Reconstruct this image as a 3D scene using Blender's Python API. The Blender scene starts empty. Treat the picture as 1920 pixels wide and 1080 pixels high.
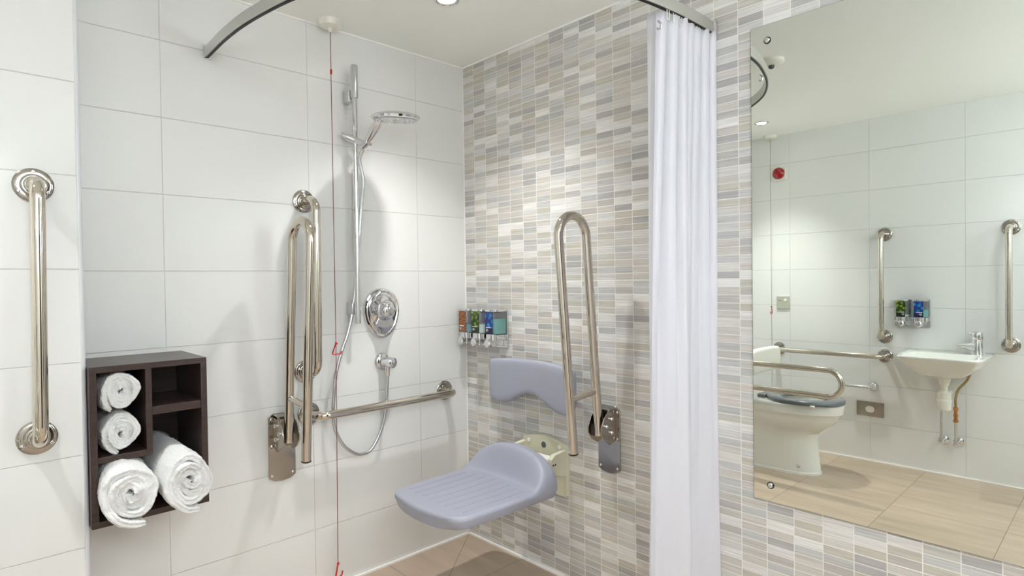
import bpy, bmesh, math, random
from mathutils import Vector, Matrix, noise
random.seed(7)
S = bpy.context.scene
COL = S.collection
PI = math.pi

# ------------------------------------------------------------------ camera
cam_d = bpy.data.cameras.new('camera'); cam = bpy.data.objects.new('camera', cam_d); COL.objects.link(cam)
F_PX, YAW, PITCH, ROLL = 1114.98, 0.76194, 0.0140, -0.01356
fw = Vector((math.sin(YAW)*math.cos(PITCH), math.cos(YAW)*math.cos(PITCH), -math.sin(PITCH)))
rt = fw.cross(Vector((0, 0, 1))).normalized(); up = rt.cross(fw)
r2 = rt*math.cos(ROLL)+up*math.sin(ROLL); u2 = -rt*math.sin(ROLL)+up*math.cos(ROLL)
m = Matrix((( r2.x, u2.x, -fw.x, -1.79287), (r2.y, u2.y, -fw.y, -2.19734), (r2.z, u2.z, -fw.z, 1.20724), (0, 0, 0, 1)))
cam.matrix_world = m
cam_d.sensor_width = 36; cam_d.lens = 36*F_PX/1920; cam_d.clip_start = 0.02
S.camera = cam

# ------------------------------------------------------------------ world, exposure
w = bpy.data.worlds.new('world'); S.world = w; w.use_nodes = True
w.node_tree.nodes['Background'].inputs[0].default_value = (0.9, 0.93, 1, 1)
w.node_tree.nodes['Background'].inputs[1].default_value = 0.0
S.view_settings.view_transform = 'Standard'; S.view_settings.look = 'None'
S.view_settings.gamma = 1; S.view_settings.use_curve_mapping = False
S.view_settings.exposure = 0.57
S.cycles.max_bounces = 10; S.cycles.diffuse_bounces = 7; S.cycles.glossy_bounces = 6
S.cycles.caustics_reflective = False; S.cycles.caustics_refractive = False
S.cycles.sample_clamp_indirect = 6

H = 2.21          # ceiling height
DN = 0.2316       # projection of the toilet wall
XE = -1.522       # its outer corner
WX = -2.55        # opposite wall
YB = -3.1         # wall behind the camera
LIGHTS = [(-0.477, -0.50, 46, 0), (-2.105, -0.51, 70, 0), (-2.10, -2.05, 18, 1), (-0.60, -1.95, 12, 1), (-1.35, -2.35, 12, 1)]  # last two are unseen downlights added as fill
OPAL_FILL, GLOBE_FILL = 15.0, 24.0        # radiance of the added fill lamps: ceiling opal and globes by the door

# ------------------------------------------------------------------ materials
def nt(name):
    m = bpy.data.materials.new(name); m.use_nodes = True
    t = m.node_tree; b = t.nodes['Principled BSDF']
    return m, t, b
def mat(name, col, rough=0.5, metal=0.0, coat=0.0, bump=None, trans=0.0, ior=1.45, emit=None, var=0.0, alpha=1, sheen=0.0, spec=0.5, vscale=6):
    m, t, b = nt(name)
    b.inputs['Base Color'].default_value = (*col, 1); b.inputs['Roughness'].default_value = rough
    b.inputs['Metallic'].default_value = metal; b.inputs['Coat Weight'].default_value = coat
    b.inputs['Transmission Weight'].default_value = trans; b.inputs['IOR'].default_value = ior
    b.inputs['Sheen Weight'].default_value = sheen; b.inputs['Alpha'].default_value = alpha
    b.inputs['Specular IOR Level'].default_value = spec
    tc = t.nodes.new('ShaderNodeTexCoord')
    if var:
        n = t.nodes.new('ShaderNodeTexNoise'); n.inputs['Scale'].default_value = vscale; n.inputs['Detail'].default_value = 4
        t.links.new(tc.outputs['Object'], n.inputs['Vector'])
        mx = t.nodes.new('ShaderNodeMix'); mx.data_type = 'RGBA'
        mx.inputs[6].default_value = (*[c*(1-var) for c in col], 1); mx.inputs[7].default_value = (*[min(1, c*(1+var)) for c in col], 1)
        t.links.new(n.outputs['Fac'], mx.inputs[0]); t.links.new(mx.outputs[2], b.inputs['Base Color'])
    if bump:
        n = t.nodes.new('ShaderNodeTexNoise'); n.inputs['Scale'].default_value = bump[0]; n.inputs['Detail'].default_value = 3
        t.links.new(tc.outputs['Object'], n.inputs['Vector'])
        bp = t.nodes.new('ShaderNodeBump'); bp.inputs['Strength'].default_value = bump[1]; bp.inputs['Distance'].default_value = bump[2]
        t.links.new(n.outputs['Fac'], bp.inputs['Height']); t.links.new(bp.outputs['Normal'], b.inputs['Normal'])
    if emit:
        b.inputs['Emission Color'].default_value = (*emit[:3], 1); b.inputs['Emission Strength'].default_value = emit[3]
    return m
def srgb(*c):
    return tuple(((v/255)/12.92 if v/255 <= 0.04045 else ((v/255+0.055)/1.055)**2.4) for v in c)

class NG:
    """tiny node-math helper"""
    def __init__(s, t): s.t = t
    def m(s, op, a, b=None, c=None):
        n = s.t.nodes.new('ShaderNodeMath'); n.operation = op
        for i, v in enumerate((a, b, c)):
            if v is None: continue
            if isinstance(v, (int, float)): n.inputs[i].default_value = v
            else: s.t.links.new(v, n.inputs[i])
        return n.outputs[0]
    def vec(s, x, y, z=0.0):
        n = s.t.nodes.new('ShaderNodeCombineXYZ')
        for i, v in enumerate((x, y, z)):
            if isinstance(v, (int, float)): n.inputs[i].default_value = v
            else: s.t.links.new(v, n.inputs[i])
        return n.outputs[0]
    def sep(s):
        tc = s.t.nodes.new('ShaderNodeTexCoord'); n = s.t.nodes.new('ShaderNodeSeparateXYZ')
        s.t.links.new(tc.outputs['Object'], n.inputs[0]); return n.outputs
    def mix(s, f, a, b):
        n = s.t.nodes.new('ShaderNodeMix'); n.data_type = 'RGBA'
        for i, v in ((0, f), (6, a), (7, b)):
            if isinstance(v, (int, float)): n.inputs[i].default_value = v
            elif isinstance(v, tuple): n.inputs[i].default_value = (*v, 1)
            else: s.t.links.new(v, n.inputs[i])
        return n.outputs[2]
    def noise(s, vec, scale, detail=2):
        n = s.t.nodes.new('ShaderNodeTexNoise'); n.inputs['Scale'].default_value = scale; n.inputs['Detail'].default_value = detail
        s.t.links.new(vec, n.inputs['Vector']); return n.outputs['Fac']
    def white(s, vec):
        n = s.t.nodes.new('ShaderNodeTexWhiteNoise'); n.noise_dimensions = '3D'; s.t.links.new(vec, n.inputs['Vector']); return n.outputs['Value']
    def line(s, coord, pitch, off, hw):
        """1 on a joint of half-width hw every pitch"""
        u = s.m('DIVIDE', s.m('SUBTRACT', coord, off), pitch)
        fr = s.m('SUBTRACT', u, s.m('ROUND', u)); d = s.m('MULTIPLY', s.m('ABSOLUTE', fr), pitch)
        n = s.t.nodes.new('ShaderNodeMapRange'); n.interpolation_type = 'SMOOTHSTEP'
        s.t.links.new(d, n.inputs[0]); n.inputs[1].default_value = hw*0.5; n.inputs[2].default_value = hw*1.5
        n.inputs[3].default_value = 1; n.inputs[4].default_value = 0
        return n.outputs[0], s.m('FLOOR', u)
    def bump(s, h, strength, dist, b, normal=None):
        n = s.t.nodes.new('ShaderNodeBump'); n.inputs['Strength'].default_value = strength; n.inputs['Distance'].default_value = dist
        s.t.links.new(h, n.inputs['Height'])
        if normal: s.t.links.new(normal, n.inputs['Normal'])
        s.t.links.new(n.outputs['Normal'], b.inputs['Normal']); return n.outputs['Normal']

def white_tile(name, axis, off):
    m, t, b = nt(name); g = NG(t); xyz = g.sep()
    h = xyz[0] if axis == 'x' else xyz[1]
    l1, c1 = g.line(h, 0.5, off, 0.0007); l2, c2 = g.line(xyz[2], 0.2513, 1.2505, 0.0011)
    ln = g.m('MAXIMUM', l1, l2)
    r = g.white(g.vec(c1, c2, 3.3))
    base = g.mix(g.m('MULTIPLY', r, 0.35), srgb(233, 233, 231), srgb(227, 227, 225))
    t.links.new(g.mix(ln, base, srgb(225, 223, 219)), b.inputs['Base Color'])
    b.inputs['Roughness'].default_value = 0.3; b.inputs['Specular IOR Level'].default_value = 0.35
    wob = g.noise(g.vec(xyz[0], xyz[1], g.m('MULTIPLY', xyz[2], 0.5)), 5, 2)
    hh = g.m('SUBTRACT', g.m('MULTIPLY', wob, 0.6), ln)
    g.bump(hh, 0.8, 0.003, b)
    return m
def mosaic():
    m, t, b = nt('mosaic_tile'); g = NG(t); xyz = g.sep()
    l1, c1 = g.line(xyz[1], 0.07943, 0.0034, 0.0012); l2, c2 = g.line(xyz[2], 0.0252, 1.2005, 0.0010)
    l3, c3 = g.line(xyz[2], 0.252, 1.2005, 0.0016)
    ln = g.m('MAXIMUM', l1, g.m('MAXIMUM', l2, l3))
    cell = g.vec(c1, c2, 1.7); r = g.white(cell); rb = g.white(g.vec(c1, c2, 9.1))
    cr = t.nodes.new('ShaderNodeValToRGB'); cr.color_ramp.interpolation = 'CONSTANT'
    cols = [(190, 186, 181), (201, 198, 191), (210, 209, 207), (190, 190, 188), (224, 222, 219), (197, 193, 182), (207, 201, 195), (214, 212, 207), (180, 178, 177), (199, 199, 198), (231, 230, 227), (206, 201, 194)]
    e = cr.color_ramp.elements
    for i, c in enumerate(cols):
        el = e[i] if i < 2 else e.new(i/len(cols))
        el.position = i/len(cols)
    for i, c in enumerate(cols): e[i].color = (*srgb(*c), 1)
    t.links.new(r, cr.inputs[0])
    # horizontal veining inside each piece
    st = g.noise(g.vec(g.m('MULTIPLY', xyz[1], 7), g.m('ADD', g.m('MULTIPLY', xyz[2], 210), g.m('MULTIPLY', r, 40)), g.m('MULTIPLY', rb, 30)), 1.0, 3)
    st = g.m('ADD', g.m('MULTIPLY', g.m('SUBTRACT', st, 0.5), 0.72), 1.0)
    mul = t.nodes.new('ShaderNodeVectorMath'); mul.operation = 'SCALE'
    t.links.new(cr.outputs[0], mul.inputs[0]); t.links.new(st, mul.inputs['Scale'])
    t.links.new(g.mix(ln, mul.outputs[0], srgb(242, 239, 233)), b.inputs['Base Color'])
    b.inputs['Roughness'].default_value = 0.38; b.inputs['Specular IOR Level'].default_value = 0.35
    g.bump(g.m('SUBTRACT', 1, ln), 0.5, 0.0009, b)
    return m
def floor_mat():
    m, t, b = nt('floor_tile'); g = NG(t); xyz = g.sep()
    l1, c1 = g.line(xyz[0], 0.6625, -0.45, 0.0011); l2, c2 = g.line(xyz[1], 0.4715, -0.370, 0.0011)
    # diagonal fall cut of the shower floor, from the corner towards the drain
    d = g.m('ABSOLUTE', g.m('SUBTRACT', g.m('MULTIPLY', xyz[0], 0.632), g.m('MULTIPLY', xyz[1], 0.775)))
    n = t.nodes.new('ShaderNodeMapRange'); t.links.new(d, n.inputs[0])
    n.inputs[1].default_value = 0.0005; n.inputs[2].default_value = 0.0016; n.inputs[3].default_value = 1; n.inputs[4].default_value = 0
    diag = g.m('MULTIPLY', n.outputs[0], g.m('GREATER_THAN', xyz[0], -0.72))
    ln = g.m('MAXIMUM', diag, g.m('MAXIMUM', l1, l2))
    r = g.white(g.vec(c1, c2, 1))
    a = g.noise(g.vec(g.m('MULTIPLY', xyz[0], 22), g.m('MULTIPLY', xyz[1], 3.0), g.m('MULTIPLY', r, 20)), 1, 6)
    a2 = g.noise(g.vec(g.m('MULTIPLY', xyz[0], 5), g.m('MULTIPLY', xyz[1], 1.6), g.m('MULTIPLY', r, 9)), 1, 4)
    cr = t.nodes.new('ShaderNodeValToRGB'); e = cr.color_ramp.elements
    e[0].position = 0.3; e[0].color = (*srgb(168, 150, 131), 1); e[1].position = 0.72; e[1].color = (*srgb(199, 180, 160), 1)
    t.links.new(g.m('ADD', g.m('MULTIPLY', a, 0.6), g.m('MULTIPLY', a2, 0.4)), cr.inputs[0])
    t.links.new(g.mix(ln, cr.outputs[0], srgb(112, 98, 84)), b.inputs['Base Color'])
    b.inputs['Roughness'].default_value = 0.38
    g.bump(g.m('SUBTRACT', g.m('MULTIPLY', a, 0.3), ln), 0.4, 0.0012, b)
    return m

M = {}
M['tile_b'] = white_tile('glazed_white_tile_back', 'x', -0.27)
M['tile_s'] = white_tile('glazed_white_tile_side', 'y', -0.011)
M['mosaic'] = mosaic(); M['floor'] = floor_mat()
M['ceiling'] = mat('ceiling_paint', srgb(250, 251, 246), 0.75, bump=(60, 0.06, 0.001))
M['grout'] = mat('white_sealant', srgb(250, 249, 246), 0.4)
M['trim'] = mat('white_plastic_trim', srgb(226, 226, 232), 0.3)
M['steel'] = mat('polished_steel', (0.64, 0.59, 0.515), 0.06, 1.0, var=0.03)
M['flange'] = mat('steel_flange', (0.43, 0.40, 0.365), 0.12, 1.0, var=0.06)
M['chrome'] = mat('chrome', (0.74, 0.74, 0.755), 0.05, 1.0)
M['satin'] = mat('satin_chrome', (0.66, 0.67, 0.68), 0.25, 1.0)
M['track'] = mat('brushed_aluminium', (0.66, 0.66, 0.63), 0.42, 1.0)
M['track_dark'] = mat('dark_track_slot', (0.006, 0.006, 0.006), 0.5)
M['black'] = mat('black_rubber', (0.008, 0.008, 0.009), 0.6)
M['dark'] = mat('dark_recess', (0.02, 0.02, 0.02), 0.5)
M['wplastic'] = mat('white_plastic', srgb(236, 234, 224), 0.3, coat=0.2)
M['cream'] = mat('cream_plastic', srgb(214, 211, 188), 0.38)
M['ceramic'] = mat('white_ceramic', srgb(232, 232, 226), 0.08, coat=0.5)
M['lens'] = mat('red_lens', srgb(150, 8, 14), 0.12, coat=0.6)
M['red'] = mat('red_plastic', srgb(196, 18, 26), 0.25, coat=0.3)
M['cord'] = mat('red_cord', srgb(118, 40, 42), 0.7)
M['wcord'] = mat('grey_cord', srgb(150, 142, 134), 0.7)
M['grey'] = mat('grey_moulded_foam', srgb(160, 162, 176), 0.42, bump=(700, 0.12, 0.0006))
M['groove'] = mat('seat_groove', srgb(136, 139, 155), 0.6)
M['wood'] = None
M['badge'] = mat('grey_badge', srgb(96, 98, 96), 0.5)
M['seatring'] = mat('slate_toilet_seat', srgb(104, 109, 113), 0.2, coat=0.4)
M['copper'] = mat('copper', (0.62, 0.30, 0.13), 0.25, 1.0, var=0.25, vscale=40)
M['brass'] = mat('aged_brass', (0.42, 0.31, 0.15), 0.3, 1.0, var=0.2, vscale=30)
M['mirror'] = mat('silvered_glass', (0.765, 0.80, 0.765), 0.0, 1.0)
M['mirror_edge'] = mat('mirror_edge', srgb(70, 84, 78), 0.2)
M['lamp'] = mat('lamp_glow', (1, 0.95, 0.88), 0.5, emit=(1, 0.93, 0.84, 26))
M['clear'] = mat('smoked_clear_plastic', (0.45, 0.45, 0.49), 0.05, trans=0.0, alpha=0.28, coat=0.5)
M['teal'] = mat('teal_shampoo', srgb(64, 160, 152), 0.25)
M['teal_blue'] = mat('blue_conditioner', srgb(76, 146, 160), 0.25)
M['milk'] = mat('milky_lotion', srgb(206, 226, 220), 0.25)
M['door'] = mat('dark_door_veneer', srgb(52, 38, 32), 0.35)
M['ink'] = mat('white_label_ink', (0.9, 0.9, 0.9), 0.5)

def wood():
    m, t, b = nt('dark_wenge_laminate'); g = NG(t); xyz = g.sep()
    a = g.noise(g.vec(g.m('MULTIPLY', xyz[0], 9), g.m('MULTIPLY', xyz[1], 120), g.m('MULTIPLY', xyz[2], 120)), 1, 4)
    t.links.new(g.mix(a, srgb(44, 32, 30), srgb(74, 58, 53)), b.inputs['Base Color'])
    b.inputs['Roughness'].default_value = 0.33
    return m
M['wood'] = wood()
def towel_mat():
    m, t, b = nt('terry_cotton'); g = NG(t)
    tc = t.nodes.new('ShaderNodeTexCoord')
    a = g.noise(tc.outputs['Object'], 380, 3); c = g.noise(tc.outputs['Object'], 110, 4)
    b.inputs['Base Color'].default_value = (*srgb(250, 250, 250), 1); b.inputs['Roughness'].default_value = 0.95
    b.inputs['Sheen Weight'].default_value = 0.4; b.inputs['Specular IOR Level'].default_value = 0.1
    g.bump(g.m('ADD', a, c), 1.0, 0.0045, b)
    return m
M['towel'] = towel_mat()
def curtain_mat():
    m, t, b = nt('white_polyester_curtain'); g = NG(t)
    tc = t.nodes.new('ShaderNodeTexCoord')
    tr = t.nodes.new('ShaderNodeBsdfTranslucent'); tr.inputs[0].default_value = (*srgb(232, 231, 239), 1)
    b.inputs['Base Color'].default_value = (*srgb(242, 241, 245), 1); b.inputs['Roughness'].default_value = 0.55; b.inputs['Sheen Weight'].default_value = 0.2
    ms = t.nodes.new('ShaderNodeMixShader'); ms.inputs[0].default_value = 0.35
    out = t.nodes['Material Output']
    t.links.new(b.outputs[0], ms.inputs[1]); t.links.new(tr.outputs[0], ms.inputs[2]); t.links.new(ms.outputs[0], out.inputs[0])
    n = g.noise(tc.outputs['Object'], 9, 3)
    g.bump(n, 0.25, 0.01, b)
    return m
M['curtain'] = curtain_mat()
def label_mat(name, c0, c1, scale, split, low):
    """printed label: picture above, dark strip below (object z = height on label)"""
    m, t, b = nt(name); g = NG(t)
    tc = t.nodes.new('ShaderNodeTexCoord')
    v = t.nodes.new('ShaderNodeTexVoronoi'); v.inputs['Scale'].default_value = scale
    t.links.new(tc.outputs['Object'], v.inputs['Vector'])
    cr = t.nodes.new('ShaderNodeValToRGB'); e = cr.color_ramp.elements
    e[0].position = 0.1; e[0].color = (*c1, 1); e[1].position = 0.6; e[1].color = (*c0, 1)
    t.links.new(v.outputs['Distance'], cr.inputs[0])
    sp = t.nodes.new('ShaderNodeSeparateXYZ'); t.links.new(tc.outputs['Object'], sp.inputs[0])
    f = g.m('LESS_THAN', sp.outputs[2], split)
    t.links.new(g.mix(f, cr.outputs[0], low), b.inputs['Base Color'])
    b.inputs['Roughness'].default_value = 0.25
    return m

# ------------------------------------------------------------------ mesh helpers
def finish(bm, name, m, parent=None, sharp=35, bevel=0, sub=0, loc=None):
    me = bpy.data.meshes.new(name)
    off = Vector(loc) if loc else (Vector(parent.get('_w', (0, 0, 0))) if parent else Vector((0, 0, 0)))
    if off.length: bmesh.ops.translate(bm, verts=bm.verts, vec=-off)
    bmesh.ops.recalc_face_normals(bm, faces=bm.faces)
    bm.to_mesh(me); bm.free()
    o = bpy.data.objects.new(name, me); COL.objects.link(o)
    if m: me.materials.append(m)
    for p in me.polygons: p.use_smooth = True
    me.set_sharp_from_angle(angle=math.radians(sharp))
    if bevel:
        md = o.modifiers.new('bevel', 'BEVEL'); md.width = bevel; md.segments = 3; md.limit_method = 'ANGLE'; md.angle_limit = math.radians(40)
    if sub:
        md = o.modifiers.new('sub', 'SUBSURF'); md.levels = sub; md.render_levels = sub
    if parent:
        o.parent = parent; o['_w'] = tuple(off)
    elif loc:
        o.location = off; o['_w'] = tuple(off)
    return o
def thing(name, loc, label, cat, group=None):
    o = bpy.data.objects.new(name, None); COL.objects.link(o); o.location = loc; o['_w'] = tuple(loc)
    o.empty_display_size = 0.05
    return tag(o, label, cat, group)
def tag(o, label, cat, group=None):
    o['label'] = label; o['category'] = cat
    if group: o['group'] = group
    return o
def struct(name, bm, m, **k):
    o = finish(bm, name, m, **k); o['kind'] = 'structure'; return o
def box(bm, x0, x1, y0, y1, z0, z1):
    vs = [bm.verts.new((x, y, z)) for x in (x0, x1) for y in (y0, y1) for z in (z0, z1)]
    for f in ((0, 1, 3, 2), (4, 6, 7, 5), (0, 4, 5, 1), (2, 3, 7, 6), (0, 2, 6, 4), (1, 5, 7, 3)): bm.faces.new([vs[i] for i in f])
    return bm
def B(*a): return box(bmesh.new(), *a)
def loft(bm, rings, closed=True, cap0=True, cap1=True, loop=False):
    R = [[bm.verts.new(p) for p in r] for r in rings]; n = len(R[0])
    rng = range(len(R)) if loop else range(len(R)-1)
    for i in rng:
        a, b = R[i], R[(i+1) % len(R)]
        for j in range(n if closed else n-1):
            bm.faces.new((a[j], a[(j+1) % n], b[(j+1) % n], b[j]))
    if not loop:
        if cap0: bm.faces.new(R[0][::-1])
        if cap1: bm.faces.new(R[-1])
    return bm
def frame(d):
    d = Vector(d).normalized(); a = Vector((0, 0, 1)) if abs(d.z) < 0.9 else Vector((1, 0, 0))
    u = d.cross(a).normalized(); return u, d.cross(u).normalized()
def tube(bm, pts, r, n=20, cap=True):
    pts = [Vector(p) for p in pts]; rs = r if isinstance(r, (list, tuple)) else [r]*len(pts)
    T = [(pts[min(i+1, len(pts)-1)]-pts[max(i-1, 0)]).normalized() for i in range(len(pts))]
    u, v = frame(T[0]); rings = []
    for i, p in enumerate(pts):
        if i:
            ax = T[i-1].cross(T[i])
            if ax.length > 1e-8:
                q = Matrix.Rotation(T[i-1].angle(T[i]), 3, ax.normalized()); u = q @ u; v = q @ v
        rings.append([p+(u*math.cos(2*PI*k/n)+v*math.sin(2*PI*k/n))*rs[i] for k in range(n)])
    return loft(bm, rings, cap0=cap, cap1=cap)
def lathe(bm, c, axis, prof, n=32):
    """prof: (distance along axis, radius)"""
    c = Vector(c); ax = Vector(axis).normalized(); u, v = frame(ax)
    rings = [[c+ax*h+(u*math.cos(2*PI*k/n)+v*math.sin(2*PI*k/n))*max(r, 1e-5) for k in range(n)] for h, r in prof]
    return loft(bm, rings)
def rounded(path, R, n=8):
    """fillet a polyline"""
    P = [Vector(p) for p in path]; out = [P[0]]
    for i in range(1, len(P)-1):
        a, b, c = P[i-1], P[i], P[i+1]; d1 = (a-b).normalized(); d2 = (c-b).normalized()
        ang = d1.angle(d2); t = min(R/math.tan(ang/2), (a-b).length*0.499, (c-b).length*0.499); rr = t*math.tan(ang/2)
        cen = b+(d1+d2).normalized()*(rr/math.sin(ang/2)); s = b+d1*t-cen; e = b+d2*t-cen
        tot = s.angle(e); ax = s.cross(e).normalized()
        for k in range(n+1): out.append(cen+Matrix.Rotation(tot*k/n, 3, ax) @ s)
    out.append(P[-1]); return out
def catmull(P, n=8):
    P = [Vector(p) for p in P]; out = []
    for i in range(len(P)-1):
        p0, p1, p2, p3 = P[max(i-1, 0)], P[i], P[i+1], P[min(i+2, len(P)-1)]
        for k in range(n):
            t = k/n
            out.append(0.5*((2*p1)+(-p0+p2)*t+(2*p0-5*p1+4*p2-p3)*t*t+(-p0+3*p1-3*p2+p3)*t**3))
    out.append(P[-1]); return out
def prism(bm, outline, u, v, o, d):
    """outline in (a,b) -> o+a*u+b*v, extruded by vector d"""
    u, v, o, d = Vector(u), Vector(v), Vector(o), Vector(d)
    return loft(bm, [[o+u*a+v*b for a, b in outline], [o+u*a+v*b+d for a, b in outline]])
def rrect(w, h, r, n=5, cx=0, cy=0):
    out = []
    for (sx, sy, a0) in ((1, 1, 0), (-1, 1, PI/2), (-1, -1, PI), (1, -1, 1.5*PI)):
        for k in range(n+1):
            a = a0+PI/2*k/n; out.append((cx+sx*(w/2-r)+r*math.cos(a), cy+sy*(h/2-r)+r*math.sin(a)))
    return out

# ------------------------------------------------------------------ the room
T = 0.12
struct('floor', B(WX-T, T, YB-T, T, -0.1, 0), M['floor'])
struct('ceiling', B(WX-T, T, YB-T, T, H, H+0.1), M['ceiling'])
struct('wall_back', B(WX-T, T, 0, T, 0, H), M['tile_b'])
struct('wall_right', B(0, T, YB, 0, 0, H), M['mosaic'])
struct('wall_left', B(WX-T, WX, YB, 0, 0, H), M['tile_s'])
struct('wall_front', B(WX-T, T, YB-T, YB, 0, H), M['ceiling'])
struct('wall_toilet', B(WX, XE-0.008, -DN, 0, 0, H), M['tile_b'])
# quadrant trim on the outer corner of the toilet wall
bm = bmesh.new()
prism(bm, [(0, 0), (-0.0085, 0), (-0.0085, -DN-0.0035)] + [(-0.0085+0.0115*math.sin(a), -DN+0.006-0.0105*math.cos(a)) for a in [PI/2*k/8 for k in range(9)]] + [(0.003, 0)], (1, 0, 0), (0, 1, 0), (XE, 0, 0), (0, 0, H))
struct('trim_1', bm, M['trim'])
# white sealant beads: floor edge, room corner, ceiling edge
bm = B(XE, 0, -0.009, 0, 0, 0.008); box(bm, -0.009, 0, YB, 0, 0, 0.008); struct('trim_2', bm, M['grout'])
struct('trim_3', B(-0.0035, 0, -0.0035, 0, 0, H), M['grout'])
bm = B(XE, 0, -0.006, 0, H-0.006, H); box(bm, -0.006, 0, YB, 0, H-0.006, H); struct('trim_4', bm, M['grout'])
bm = B(WX, WX+0.006, YB, -DN, 0, 0.006); box(bm, WX, XE, -DN-0.006, -DN, 0, 0.006); struct('trim_5', bm, M['grout'])
# unseen door behind the camera, made dark to reflect in the steel
d = struct('door_1', B(-1.35, -0.45, YB, YB+0.03, 0.005, 2.03), M['door'], bevel=0.003)
bm = B(-1.42, -1.35, YB, YB+0.045, 0, 2.10); box(bm, -0.45, -0.38, YB, YB+0.045, 0, 2.10); box(bm, -1.35, -0.45, YB, YB+0.045, 2.03, 2.10)
finish(bm, 'door_frame', M['wplastic'], d, bevel=0.003)
bm = bmesh.new(); lathe(bm, (-1.28, YB+0.03, 1.0), (0, 1, 0), [(0, 0.026), (0.008, 0.026), (0.01, 0.01), (0.05, 0.01)]); tube(bm, [(-1.28, YB+0.072, 1.0), (-1.16, YB+0.072, 1.0)], 0.009)
finish(bm, 'door_handle', M['satin'], d)

# ------------------------------------------------------------------ downlights
for i, (x, y, p, k) in enumerate(LIGHTS):
    lab = ['round chrome downlight in the ceiling above the shower seat', 'round chrome downlight in the ceiling above the toilet', 'round chrome downlight in the ceiling beside the wash basin',
           'added round chrome fill downlight before the wall mirror', 'added round chrome fill downlight nearest the door'][i]
    t = thing('downlight', (x, y, H), lab, 'ceiling light', 'recessed chrome downlights')
    bm = bmesh.new(); c = Vector((x, y, H)); n = 40
    prof = [(0.0, 0.046), (0.004, 0.044), (0.006, 0.038), (0.002, 0.033), (-0.004+0.004, 0.031)]
    rings = [[c+Vector((math.cos(2*PI*q/n)*r, math.sin(2*PI*q/n)*r, -h)) for q in range(n)] for h, r in prof]
    loft(bm, rings, cap0=False, cap1=False); finish(bm, 'bezel', M['chrome'], t)
    bm = bmesh.new(); lathe(bm, (x, y, H), (0, 0, -1), [(0, 0.031), (0.0015, 0.031), (0.002, 0.02), (0.002, 0.0)]); finish(bm, 'lamp', M['lamp'], t)
    ld = bpy.data.lights.new('downlight_beam', 'SPOT'); ld.spot_size = math.radians((106, 86, 112, 112, 112)[i]); ld.spot_blend = 1.0; ld.shadow_soft_size = 0.032; ld.energy = p
    ld.color = (0.99, 0.99, 0.97) if k == 0 else (0.93, 0.965, 1)
    lo = bpy.data.objects.new('downlight_beam', ld); COL.objects.link(lo); lo.parent = t; lo.location = (0, 0, -0.009)

# fill lamp added behind the camera, built as an opal ceiling fitting
t = thing('added_ceiling_lamp', (-1.30, -2.66, H), 'added unseen fill lamp, large round opal ceiling fitting near the door', 'ceiling light')
bm = bmesh.new(); lathe(bm, (-1.30, -2.66, H), (0, 0, -1), [(0, 0.215), (0.018, 0.215), (0.02, 0.205), (0.02, 0)], 56); finish(bm, 'lamp_base', M['satin'], t)
bm = bmesh.new(); lathe(bm, (-1.30, -2.66, H-0.02), (0, 0, -1), [(0, 0.20), (0.03, 0.20), (0.06, 0.185), (0.085, 0.14), (0.098, 0.08), (0.102, 0)], 56); finish(bm, 'fill_diffuser', mat('fill_lamp_glow', (1, 1, 1), 0.5, emit=(0.84, 0.92, 1, OPAL_FILL)), t)

gm = mat('fill_globe_glow', (1, 1, 1), 0.5, emit=(0.84, 0.92, 1, GLOBE_FILL))  # globe lamps added out of view to brighten the room
for gx, glab in ((-1.80, 'added unseen fill lamp, opal globe on the handle side of the door'), (-0.21, 'added unseen fill lamp, opal globe on the mosaic side of the door')):
    t = thing('added_wall_lamp', (gx, YB, 1.72), glab, 'fill light', 'added opal globe fill lamps')
    bm = bmesh.new(); lathe(bm, (gx, YB, 1.72), (0, 1, 0), [(0, 0.065), (0.012, 0.062), (0.02, 0.03), (0.06, 0.028)], 40); finish(bm, 'wall_mount', M['chrome'], t)
    bm = bmesh.new(); lathe(bm, (gx, YB+0.165, 1.72), (0, 0, 1), [(-0.12*math.cos(PI*k/20), 0.12*math.sin(PI*k/20)) for k in range(21)], 40); finish(bm, 'globe', gm, t)

# smoke detector
t = thing('smoke_detector', (-1.02, -1.03, H), 'round white smoke detector on the ceiling by the curtain rail', 'smoke detector')
bm = bmesh.new(); lathe(bm, (-1.02, -1.03, H), (0, 0, -1), [(0, 0.055), (0.012, 0.055), (0.02, 0.046), (0.024, 0.03), (0.026, 0)]); finish(bm, 'housing', M['wplastic'], t)
bm = bmesh.new(); lathe(bm, (-1.02, -1.03, H-0.024), (0, 0, -1), [(0, 0.014), (0.012, 0.012), (0.016, 0.006), (0.017, 0)], 20); finish(bm, 'sensor_nub', M['badge'], t)

# ------------------------------------------------------------------ mirror
t = thing('wall_mirror', (0, -1.84, 0.528), 'large frameless rectangular mirror screwed to the striped mosaic wall', 'mirror')
finish(B(-0.006, -0.0002, -2.29, -1.3895, 0.528, 1.957), 'mirror_backing', M['mirror_edge'], t)
finish(B(-0.0066, -0.006, -2.2892, -1.3903, 0.5288, 1.9562), 'mirror_glass', M['mirror'], t)
for y, z in ((-1.441, 1.909), (-1.441, 0.578), (-2.24, 1.909), (-2.24, 0.578)):
    bm = bmesh.new(); lathe(bm, (-0.0066, y, z), (-1, 0, 0), [(0, 0.0085), (0.003, 0.0085), (0.007, 0.006), (0.0085, 0)], 24)
    sc_ = finish(bm, 'screw_cap', M['chrome'], t)
    bm = bmesh.new(); lathe(bm, (-0.0066, y, z), (-1, 0, 0), [(0, 0.0108), (0.0012, 0.0106), (0.0016, 0.009), (0.0016, 0)], 24); finish(bm, 'washer', M['black'], sc_)

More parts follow.
